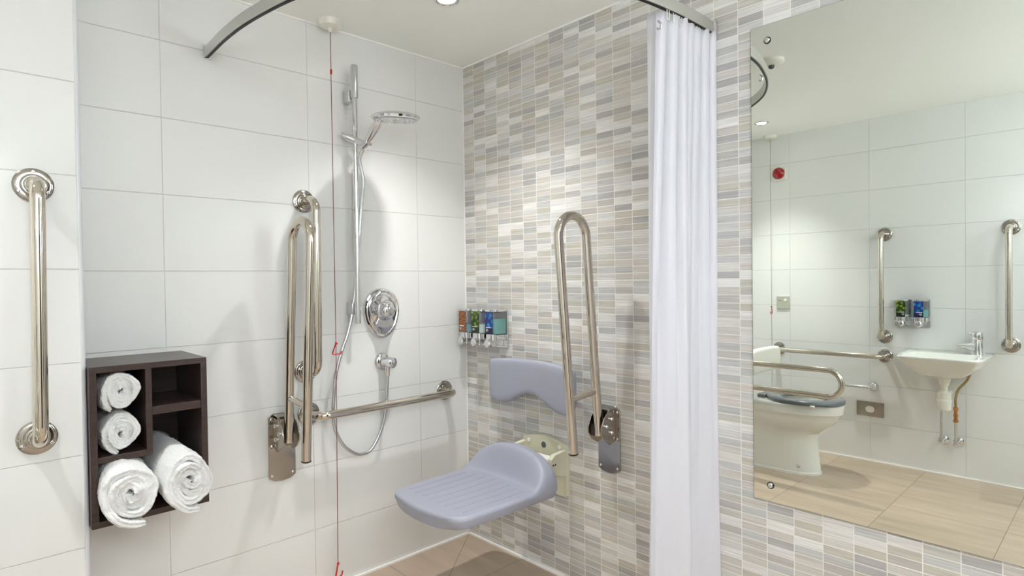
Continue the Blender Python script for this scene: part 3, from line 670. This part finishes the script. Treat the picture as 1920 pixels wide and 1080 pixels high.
# ------------------------------------------------------------------ soap dispensers
LAB = {
 'amber': label_mat('amber_bead_label', srgb(92, 38, 16), srgb(214, 150, 84), 210, -1, (0, 0, 0)),
 'green': label_mat('green_leaf_label', srgb(34, 52, 16), srgb(138, 178, 40), 60, -0.02, srgb(26, 40, 14)),
 'blue': label_mat('blue_water_label', srgb(14, 48, 120), srgb(48, 150, 226), 45, -0.02, srgb(16, 22, 66))}
def dispenser(origin, out, units, label):
    O = Vector(origin); out = Vector(out); side = Vector((0, 0, 1)).cross(out); UP = Vector((0, 0, 1))
    pitch = 0.092; n = len(units); Wd = pitch*n
    t = thing('soap_dispenser', tuple(O), label, 'soap dispenser', 'wall soap dispensers with chrome pumps')
    bm = bmesh.new(); prism(bm, rrect(Wd, 0.172, 0.006), side, UP, O, out*0.008); finish(bm, 'back_plate', M['satin'], t, bevel=0.001)
    def bx(s0, s1, o0, o1, z0, z1):
        bm = bmesh.new(); prism(bm, [(s0, z0), (s1, z0), (s1, z1), (s0, z1)], side, UP, O+out*o0, out*(o1-o0)); return bm
    def dshape(sc, half, d0, d1, n=10):
        pts = [(sc+half, d0)]
        for k in range(n+1):
            a = PI*k/n; pts.append((sc+half*abs(math.cos(a))**0.55*(1 if math.cos(a) >= 0 else -1), d0+(d1-d0)*(0.45+0.55*math.sin(a)**0.7)))
        pts.append((sc-half, d0)); return pts
    for i, (lab, liq, lvl) in enumerate(units):
        sc = (i-(n-1)/2)*pitch
        f = lambda a, b, z: O+side*a+out*b+UP*z
        def D(half, d0, d1, z0, z1):
            ps = dshape(sc, half, d0, d1); bm = bmesh.new(); loft(bm, [[f(a, b, z0) for a, b in ps], [f(a, b, z1) for a, b in ps]]); return bm
        ch = finish(D(0.0405, 0.008, 0.074, -0.022, 0.076), 'chamber', M['clear'], t)
        finish(D(0.0385, 0.010, 0.072, -0.020, -0.020+0.094*lvl), 'liquid', M[liq], ch)
        finish(D(0.042, 0.008, 0.077, 0.076, 0.085), 'lid', M['chrome'], t, bevel=0.001)
        # printed label on the front
        ps = [(-0.024, -0.020), (0.024, -0.020), (0.024, 0.074), (-0.024, 0.074)]
        bm = bmesh.new(); prism(bm, ps, side, UP, f(sc, 0.0745, 0), out*0.002)
        lb = finish(bm, 'label', LAB[lab], None, loc=None); me = lb.data
        for vv in me.vertices: vv.co -= f(sc, 0.0745, 0.026)
        lb.parent = t; lb.location = f(sc, 0.0745, 0.026)-O; lb['_w'] = tuple(f(sc, 0.0745, 0.026))
        bm = bmesh.new()
        prism(bm, [(-0.019, 0.006), (0.012, 0.006), (0.012, 0.0085), (-0.019, 0.0085)], side, UP, f(sc, 0.0766, 0), out*0.0004)
        for zz, ww in ((-0.001, 0.013), (-0.0055, 0.017), (-0.010, 0.011)):
            prism(bm, [(-0.019, zz), (-0.019+ww, zz), (-0.019+ww, zz+0.0013), (-0.019, zz+0.0013)], side, UP, f(sc, 0.0766, 0), out*0.0004)
        finish(bm, 'label_print', M['ink'], lb)
        pm = finish(D(0.030, 0.008, 0.079, -0.050, -0.022), 'pump', M['chrome'], t, bevel=0.002)
        finish(D(0.019, 0.008, 0.070, -0.076, -0.050), 'pump_neck', M['chrome'], t, bevel=0.002)
        for s_ in (-1, 1): finish(bx(sc+s_*0.034-0.005, sc+s_*0.034+0.005, 0.008, 0.060, -0.050, -0.024), 'pump_shoulder', M['chrome'], t, bevel=0.003)
        bm = bmesh.new(); lathe(bm, f(sc+0.0, 0.066, -0.062), out, [(0, 0.016), (0.010, 0.0195), (0.022, 0.0185), (0.026, 0.014), (0.027, 0)], 28); finish(bm, 'push_button', M['chrome'], t)
dispenser((0, -0.156, 0.992), (-1, 0, 0), [('amber', 'teal_blue', 0.36), ('green', 'milk', 0.40), ('blue', 'teal', 0.70)], 'three-chamber chrome soap dispenser with amber, green and blue labels in the shower')
dispenser((WX, -1.247, 0.968), (1, 0, 0), [('blue', 'teal', 0.45), ('green', 'milk', 0.12)], 'two-chamber chrome soap dispenser with green and blue labels above the basin')

# ------------------------------------------------------------------ backrest
def backrest():
    bm = bmesh.new(); y0, y1 = -0.252, -0.728; N = 40; rings = []
    for i in range(N+1):
        s = i/N; y = y0+(y1-y0)*s
        c = abs(2*s-1)                        # 0 centre, 1 ends
        end = max(0, (c-0.86)/0.14)
        rr = math.sqrt(max(0, 1-end**2))
        ztop = 0.877-0.010*c**2-0.016*(1-rr)
        arch = 0.5+0.5*math.cos(min(1, c/0.72)*PI)   # 1 centre -> 0
        zbot = 0.682+0.058*arch+0.045*(1-rr)
        front = 0.078+0.022*c**2-0.022*(1-rr); back = 0.034+0.012*c**2+0.01*(1-rr)
        zc = (ztop+zbot)/2; hh = (ztop-zbot)/2; dc = (front+back)/2; dh = (front-back)/2
        ring = []
        for k in range(28):
            a = 2*PI*k/28; ca, sa = math.cos(a), math.sin(a)
            e = 0.42
            ring.append(Vector((-(dc+dh*abs(ca)**e*(1 if ca > 0 else -1)), y, zc+hh*abs(sa)**e*(1 if sa > 0 else -1))))
        rings.append(ring)
    return loft(bm, rings)
t = thing('shower_back_cushion', (0, -0.49, 0.68), 'grey moulded backrest pad on the mosaic wall above the shower seat', 'backrest')
finish(backrest(), 'pad', M['grey'], t, sharp=60, sub=1)
for y in (-0.36, -0.62):
    bm = bmesh.new(); lathe(bm, (0, y, 0.79), (-1, 0, 0), [(0, 0.028), (0.006, 0.028), (0.008, 0.016), (0.05, 0.016)], 24); finish(bm, 'wall_mount', M['wplastic'], t)

# ------------------------------------------------------------------ shower seat
SXB, SXF, SYC, SHW, SZT = -0.124, -0.632, -0.484, 0.216, 0.430
def seat_w(x):
    rc, rb = 0.075, 0.03; w_ = SHW
    df = x-SXF; db = SXB-x
    if df < rc: w_ = SHW-rc+math.sqrt(max(0, rc*rc-(rc-df)**2))
    if db < rb: w_ = SHW-rb+math.sqrt(max(0, rb*rb-(rb-db)**2))
    return w_*(1-0.05*max(0, (SXB-x)/0.5))
def seat_z(x, q):
    z = SZT-0.006*(1-q*q)*math.sin(PI*min(1, max(0, (SXB-x)/0.5)))
    front = SXB-0.094-0.055*abs(q)**3
    k = max(0, min(1, (x-front)/(0.060+0.02*q*q))); k = k*k*(3-2*k)
    return z+0.117*math.sqrt(max(0, 1-min(1, abs(q))**2.2))*k
def seat_rim(x, q):
    r = 0.015; d = min(seat_w(x)*(1-abs(q))*1.0, (x-SXF), (SXB-x)*1.3)
    if d >= r: return 0
    return r-math.sqrt(max(0, r*r-(r-d)**2))
def seat():
    bm = bmesh.new(); NX, NY = 70, 48; th = 0.050
    xs = [SXB+(SXF-SXB)*(0.5-0.5*math.cos(PI*i/NX)) for i in range(NX+1)]
    tv, bv = [], []
    for x in xs:
        r1, r2 = [], []
        for j in range(NY+1):
            q = math.sin(PI/2*(-1+2*j/NY)); w_ = seat_w(x); s = (SXB-x)/(SXB-SXF)
            px = x+0.014*q*q*max(0, s-0.5)*2; y = SYC+w_*q
            r1.append(bm.verts.new((px, y, seat_z(x, q)-seat_rim(x, q))))
            r2.append(bm.verts.new((px+0.006*(2*s-1), SYC+(w_-0.012)*q, SZT-th+0.006*abs(q)**6)))
        tv.append(r1); bv.append(r2)
    for i in range(NX):
        for j in range(NY):
            bm.faces.new((tv[i][j], tv[i+1][j], tv[i+1][j+1], tv[i][j+1])); bm.faces.new((bv[i][j], bv[i][j+1], bv[i+1][j+1], bv[i+1][j]))
    per = [(0, j) for j in range(NY)]+[(i, NY) for i in range(NX)]+[(NX, j) for j in range(NY, 0, -1)]+[(i, 0) for i in range(NX, 0, -1)]
    for k in range(len(per)):
        a, b = per[k], per[(k+1) % len(per)]
        bm.faces.new((tv[a[0]][a[1]], tv[b[0]][b[1]], bv[b[0]][b[1]], bv[a[0]][a[1]]))
    return bm
t = thing('shower_seat', (-0.02, -0.49, 0.34), 'grey moulded folding shower seat hinged from a cream wall bracket', 'shower seat')
o = finish(seat(), 'seat_pad', M['grey'], t, sharp=180, bevel=0)
md = o.modifiers.new('bevel', 'BEVEL'); md.width = 0.004; md.segments = 3; md.limit_method = 'ANGLE'; md.angle_limit = math.radians(50)
for k in range(8):
    q = (k-3.5)/4.4; pts = []
    for i in range(15):
        x = -0.232-0.012*abs(k-3.5)-(0.335-0.016*abs(k-3.5))*i/14
        pts.append((x, SYC+SHW*0.97*q*(1-0.05*(-x-0.12)/0.5), seat_z(x, q)-0.0004))
    bm = bmesh.new(); tube(bm, pts, 0.0013, 8)
    finish(bm, 'seat_groove', M['groove'], o)
# wall bracket
bm = bmesh.new()
ol = [(-0.395, 0.40), (-0.395, 0.545)]+[(-0.395-0.245*k/10, 0.545+0.020*math.sin(PI*k/10)) for k in range(1, 10)]+[(-0.640, 0.545), (-0.640, 0.345), (-0.632, 0.337), (-0.585, 0.337), (-0.575, 0.345), (-0.575, 0.40), (-0.46, 0.40), (-0.46, 0.345), (-0.45, 0.337), (-0.40, 0.337), (-0.395, 0.345)]
prism(bm, ol, (0, 1, 0), (0, 0, 1), (0, 0, 0), (-0.022, 0, 0)); br = finish(bm, 'wall_bracket', M['cream'], t, bevel=0.003)
for y, z in ((-0.432, 0.532), (-0.603, 0.532)):
    bm = bmesh.new(); lathe(bm, (-0.022, y, z), (-1, 0, 0), [(0, 0.0095), (0.002, 0.0095), (0.002, 0.007), (0.0045, 0.0065), (0.0045, 0)], 20); finish(bm, 'bolt_cap', M['wplastic'], br)
bm = bmesh.new(); lathe(bm, (-0.022, -0.518, 0.527), (-1, 0, 0), [(0, 0.0125), (0.0015, 0.0125), (0.0015, 0)], 28); finish(bm, 'round_badge', M['badge'], br)
for y in (-0.405, -0.630):
    bm = bmesh.new(); prism(bm, [(0.02, 0.42), (0.02, 0.528), (0.088, 0.522), (0.108, 0.508), (0.112, 0.485), (0.105, 0.462), (0.085, 0.440)], (-1, 0, 0), (0, 0, 1), (0, y-0.010, 0), (0, 0.020, 0))
    a_ = finish(bm, 'hinge_arm', M['cream'], t, bevel=0.003)
    if y < -0.5:
        for dx in (0.086, 0.098):
            bm = bmesh.new(); lathe(bm, (-dx, y-0.0095, 0.484), (0, -1, 0), [(0, 0.0042), (0.0008, 0.0042), (0.0008, 0)], 14); finish(bm, 'pin_hole', M['dark'], a_)
bm = bmesh.new(); tube(bm, [(-0.088, -0.40, 0.492), (-0.088, -0.635, 0.492)], 0.021, 28); finish(bm, 'hinge_tube', M['wplastic'], t)
for y in (-0.44, -0.595):
    bm = bmesh.new(); prism(bm, [(0.07, 0.39), (0.07, 0.50), (0.11, 0.50), (0.20, 0.392)], (-1, 0, 0), (0, 0, 1), (0, y-0.012, 0), (0, 0.024, 0)); finish(bm, 'support_arm', M['cream'], t, bevel=0.002)

# ------------------------------------------------------------------ toilet
TX = -2.05
def tring(z, wb, wf, yf, yb=-DN, yt=-0.66, n=28, inset=0):
    """outline: square back at yb, straight sides widening from wb to wf, round front to yf"""
    pts = [(TX-wb, yb-inset), (TX-wb, yb-inset+(-0.46-yb)*0.6)]
    for k in range(n+1):
        a = PI*k/n
        pts.append((TX-wf*math.cos(a), yt+(yf-yt)*math.sin(a)**0.92 if 0 < k < n else yt))
    pts += [(TX+wb, yb-inset+(-0.46-yb)*0.6), (TX+wb, yb-inset)]
    return [Vector((x, y, z)) for x, y in pts]
t = thing('toilet', (TX, -DN, 0), 'white ceramic back-to-wall toilet with grey seat ring, seen in the mirror', 'toilet')
bm = bmesh.new()
R_ = [tring(0, .118, .118, -.885), tring(0.012, .118, .118, -.885), tring(0.014, .112, .112, -.880), tring(.12, .110, .108, -.868), tring(.20, .112, .108, -.865), tring(.245, .118, .112, -.868), tring(.275, .125, .135, -.905),
      tring(.31, .135, .158, -.955), tring(.345, .145, .172, -.985), tring(.372, .150, .176, -.995), tring(.380, .155, .184, -1.005), tring(.43, .158, .188, -1.012), tring(.437, .155, .184, -1.006),
      tring(.437, .10, .125, -.955, yb=-.40), tring(.40, .10, .125, -.952, yb=-.42), tring(.30, .08, .09, -.90, yb=-.46), tring(.24, .04, .05, -.82, yb=-.5)]
loft(bm, R_); finish(bm, 'pan', M['ceramic'], t, sharp=40)
def seat_ring(z0, z1, ri):
    pass
bm = bmesh.new(); rings = []
n = 48
for (wo, zo) in ((1.0, 0.440), (1.0, 0.456), (0.965, 0.464), (0.80, 0.466), (0.66, 0.463), (0.63, 0.456), (0.63, 0.440)):
    ring = []
    for k in range(n):
        a = 2*PI*k/n; cy = -0.79
        ex, ey = 0.187*wo, 0.222*(1-(1-wo)*1.05)
        if math.sin(a) < 0: pass
        x = TX+ex*abs(math.cos(a))**0.95*(1 if math.cos(a) > 0 else -1); y = cy+ey*math.sin(a)
        ring.append(Vector((x, y, zo)))
    rings.append(ring)
loft(bm, rings, loop=True); finish(bm, 'seat_ring', M['seatring'], t, sharp=50)
bm = B(TX-0.10, TX+0.10, -0.585, -0.535, 0.437, 0.462); finish(bm, 'seat_hinge', M['seatring'], t, bevel=0.006)
for s in (-1, 1):
    finish(B(TX+s*0.165-0.014, TX+s*0.165+0.014, -0.905, -0.88, 0.432, 0.444), 'seat_buffer', M['wplastic'], t, bevel=0.003)
    bm = bmesh.new(); lathe(bm, (TX+s*0.110, -0.79, 0.055), (s, 0, 0), [(0, 0.010), (0.003, 0.010), (0.007, 0.006), (0.008, 0)], 18); finish(bm, 'floor_fixing_cap', M['satin'], t)
# toilet backrest pad
t = thing('toilet_back_cushion', (TX, -DN, 0.65), 'white padded backrest above the toilet, partly seen in the mirror', 'backrest')
bm = bmesh.new(); rings = []
for i in range(31):
    s = i/30; x = TX-0.21+0.42*s; c = abs(2*s-1); end = max(0, (c-0.8)/0.2); rr = math.sqrt(max(0, 1-end**2)); hz = 0.078-0.03*(1-rr); ring = []
    for k in range(24):
        a = 2*PI*k/24; ca, sa = math.cos(a), math.sin(a); ridge = 0.0022*math.sin(sa*22) if ca > 0.3 else 0
        d = 0.525+0.02*c*c-0.022*0; dh = 0.026-0.012*(1-rr)
        ring.append(Vector((x, -(d+(dh+ridge)*abs(ca)**.5*(1 if ca > 0 else -1)), 0.665+hz*abs(sa)**.5*(1 if sa > 0 else -1))))
    rings.append(ring)
loft(bm, rings); finish(bm, 'pad', M['wplastic'], t, sharp=60)
for s in (-1, 1):
    bm = bmesh.new(); tube(bm, [(TX+s*0.13, -DN, 0.665), (TX+s*0.13, -0.51, 0.665)], 0.014, 20); finish(bm, 'support_bar', M['steel'], t)
    bm = bmesh.new(); lathe(bm, (TX+s*0.13, -DN, 0.665), (0, -1, 0), [(0, 0.035), (0.005, 0.034), (0.008, 0.02)], 28); finish(bm, 'wall_rosette', M['flange'], t)

# toilet paper holder
t = thing('toilet_roll_holder', (WX, -1.032, 0.487), 'empty chrome toilet roll holder arm on the white wall', 'toilet roll holder')
bm = bmesh.new(); lathe(bm, (WX, -1.032, 0.487), (1, 0, 0), [(0, 0.027), (0.008, 0.027), (0.016, 0.022), (0.02, 0.013)], 32); finish(bm, 'rosette', M['chrome'], t)
bm = bmesh.new(); tube(bm, rounded([(WX+0.01, -1.032, 0.487), (WX+0.065, -1.032, 0.487), (WX+0.065, -0.872, 0.484)], 0.02), 0.0095, 20); finish(bm, 'arm', M['chrome'], t)
bm = bmesh.new(); lathe(bm, (WX+0.065, -0.878, 0.484), (0, 1, 0), [(0, 0.011), (0.008, 0.0115), (0.01, 0.009), (0.01, 0)], 20); finish(bm, 'arm_tip', M['satin'], t)
# flush plate
t = thing('flush_plate', (WX, -1.012, 0.337), 'rectangular polished steel flush plate with a white oval button', 'flush plate')
bm = bmesh.new(); prism(bm, rrect(0.156, 0.093, 0.003), (0, 1, 0), (0, 0, 1), (WX, -1.012, 0.337), (0.006, 0, 0)); finish(bm, 'plate', M['flange'], t)
bm = bmesh.new(); prism(bm, rrect(0.052, 0.040, 0.0195, 8), (0, 1, 0), (0, 0, 1), (WX+0.006, -1.012, 0.337), (0.005, 0, 0)); finish(bm, 'push_button', M['wplastic'], t, bevel=0.001)

# ------------------------------------------------------------------ basin
BY0, BY1 = -1.235, -1.640; ZR = 0.742
def bring(k, z, dep, n=6):
    """k: width scale about the waste, dep: depth from the wall; rounded-corner plan"""
    yc = (BY0+BY1)/2; hw = (BY0-BY1)/2*k
    pts = [(WX+0.001, yc+hw), (WX+dep*0.62, yc+hw*1.0)]
    for q in range(1, n): a = PI/2*q/n; pts.append((WX+dep*0.62+dep*0.38*math.sin(a)**0.9, yc+hw*(0.80+0.20*math.cos(a)**0.8)))
    pts.append((WX+dep, yc+hw*0.55)); pts.append((WX+dep, yc)); pts.append((WX+dep, yc-hw*0.55))
    for q in range(n-1, 0, -1): a = PI/2*q/n; pts.append((WX+dep*0.62+dep*0.38*math.sin(a)**0.9, yc-hw*(0.80+0.20*math.cos(a)**0.8)))
    pts += [(WX+dep*0.62, yc-hw), (WX+0.001, yc-hw)]
    return [Vector((x, y, z)) for x, y in pts]
def bin_(k, z, d0, d1, n=6):
    yc = (BY0+BY1)/2; out = []
    for p in bring(k, z, 0.385):
        f = (p.x-WX)/0.385
        yy = yc+(p.y-yc)*(0.86+0.14*min(1, f/0.25)) if f < 0.25 else p.y
        out.append(Vector((WX+d0+(d1-d0)*f, yy+0.006, z)))
    return out
t = thing('wash_basin', (WX, (BY0+BY1)/2, 0.60), 'small white ceramic wall-hung wash basin under the soap dispenser', 'wash basin')
bm = bmesh.new()
rings = [bring(.30, .612, .20), bring(.36, .614, .23), bring(.56, .632, .285), bring(.76, .662, .325), bring(.90, .695, .355), bring(.97, .722, .375), bring(1.0, .734, .385), bring(1.0, .740, .385), bring(.985, .744, .381),
         bin_(.88, .743, .105, .362), bin_(.85, .735, .11, .356), bin_(.76, .690, .13, .335), bin_(.55, .655, .16, .30), bin_(.15, .648, .21, .25)]
loft(bm, rings); finish(bm, 'bowl', M['ceramic'], t, sharp=50)
bm = bmesh.new(); lathe(bm, (WX+0.23, -1.435, 0.6485), (0, 0, 1), [(0, 0.022), (0.002, 0.022), (0.003, 0.016), (0.001, 0)], 24); finish(bm, 'waste_grid', M['chrome'], t)
# tap
tx, ty = WX+0.075, -1.575
t = thing('basin_tap', (tx, ty, ZR), 'chrome mixer tap at the right end of the wash basin', 'tap')
sd = Vector((0.35, 0.94, 0)).normalized()
bm = bmesh.new(); lathe(bm, (tx, ty, ZR), (0, 0, 1), [(0, 0.031), (0.004, 0.030), (0.03, 0.0275), (0.082, 0.026), (0.085, 0.025)], 32); finish(bm, 'tap_body', M['chrome'], t)
bm = bmesh.new(); lathe(bm, (tx, ty, ZR+0.086), (0, 0, 1), [(0, 0.026), (0.003, 0.028), (0.034, 0.029), (0.042, 0.026), (0.045, 0.014), (0.045, 0)], 32); finish(bm, 'lever_cap', M['chrome'], t)
bm = bmesh.new(); b0 = Vector((tx, ty, ZR+0.118)); tube(bm, [b0, b0+sd*0.040+Vector((0, 0, 0.006))], [0.012, 0.007], 14); finish(bm, 'lever', M['chrome'], t)
c0 = Vector((tx, ty, ZR)); rings = []
for s in range(9):
    f = s/8; c = c0+sd*(0.005+0.092*f); zt = ZR+0.074-0.012*f; zb = ZR+0.008+0.042*f**0.75; w_ = 0.023-0.005*f; sv = Vector((-sd.y, sd.x, 0))
    rings.append([Vector((c.x, c.y, (zt+zb)/2))+sv*a*w_+Vector((0, 0, b*(zt-zb)/2)) for a, b in ((1, .6), (.6, 1), (-.6, 1), (-1, .6), (-1, -.6), (-.6, -1), (.6, -1), (1, -.6))])
bm = bmesh.new(); loft(bm, rings); finish(bm, 'spout', M['chrome'], t, sharp=60, bevel=0.002)
bm = bmesh.new(); lathe(bm, c0+sd*0.086+Vector((0, 0, 0.054)), (sd.x*0.4, sd.y*0.4, -1), [(0, 0.0115), (0.016, 0.0115), (0.018, 0.008), (0.014, 0)], 20); finish(bm, 'aerator', M['chrome'], t)
# trap
tx_, ty_ = WX+0.15, -1.434
t = thing('bottle_trap', (tx_, ty_, 0.42), 'white plastic bottle trap hanging under the wash basin', 'bottle trap')
bm = bmesh.new(); lathe(bm, (tx_, ty_, 0.56), (0, 0, 1), [(0, 0.019), (0.004, 0.024), (0.02, 0.025), (0.028, 0.031), (0.052, 0.032), (0.0535, 0.0)], 32); finish(bm, 'waste_nut', M['wplastic'], t)
bm = bmesh.new(); lathe(bm, (tx_, ty_, 0.50), (0, 0, 1), [(0, 0.021), (0.012, 0.023), (0.024, 0.023), (0.03, 0.018), (0.06, 0.0175)], 32); finish(bm, 'upper_collar', M['wplastic'], t)
bm = bmesh.new(); lathe(bm, (tx_, ty_, 0.415), (0, 0, 1), [(0, 0.0), (0.0, 0.024), (0.005, 0.030), (0.012, 0.0325), (0.052, 0.0345), (0.053, 0.037), (0.066, 0.037), (0.067, 0.034), (0.104, 0.034), (0.108, 0.028), (0.115, 0.022)], 40); finish(bm, 'trap_bottle', M['wplastic'], t)
bm = bmesh.new(); tube(bm, [(tx_-0.02, ty_, 0.498), (WX, ty_, 0.498)], 0.016, 20); finish(bm, 'outlet_pipe', M['wplastic'], t)
# supply pipes
def supply(y, x, label, flex, z1):
    t = thing('supply_pipe', (x, y, 0.20), label, 'water pipe', 'chromed water pipes below the basin')
    bm = bmesh.new(); tube(bm, rounded([(WX, y, 0.212), (x, y, 0.212), (x, y, z1)], 0.012), 0.0075, 18); finish(bm, 'riser_pipe', M['satin'], t)
    bm = bmesh.new(); lathe(bm, (WX, y, 0.212), (1, 0, 0), [(0, 0.026), (0.004, 0.026), (0.007, 0.022), (0.012, 0.0)], 30); lathe(bm, (x-0.018, y, 0.212), (1, 0, 0), [(0, 0.012), (0.032, 0.013), (0.034, 0)], 14); finish(bm, 'wall_elbow', M['chrome'], t)
    if flex:
        bm = bmesh.new(); lathe(bm, (x, y, z1-0.004), (0, 0, 1), [(0, 0.010), (0.002, 0.0135), (0.016, 0.0135), (0.018, 0.0105), (0.030, 0.0095), (0.032, 0.012), (0.05, 0.012), (0.052, 0.0095), (0.068, 0.0095), (0.07, 0.013), (0.088, 0.013), (0.092, 0.0085)], 6); finish(bm, 'isolating_valve', M['copper'], t)
        bm = bmesh.new(); tube(bm, catmull([(x, y, z1+0.08), (x, y, z1+0.14), (x-0.01, y-0.012, z1+0.19), (x-0.02, y-0.05, z1+0.245), (tx, ty+0.02, 0.66), (tx, ty, 0.70)], 8), 0.0068, 14); finish(bm, 'flexible_tail', M['brass'], t)
    else:
        bm = bmesh.new(); tube(bm, catmull([(x, y, z1), (x, y-0.01, z1+0.14), (x+0.0, y-0.05, z1+0.20), (x-0.02, y-0.10, z1+0.235), (tx-0.012, ty+0.012, 0.67), (tx-0.012, ty, 0.70)], 8), 0.0068, 14); finish(bm, 'flexible_tail', M['brass'], t)
supply(-1.478, WX+0.09, 'chrome water pipe with copper valve, on the tap side of the trap', True, 0.345)
supply(-1.405, WX+0.075, 'plain chrome water pipe directly behind the white bottle trap', False, 0.40)

for o in bpy.data.objects:
    if '_w' in o: del o['_w']
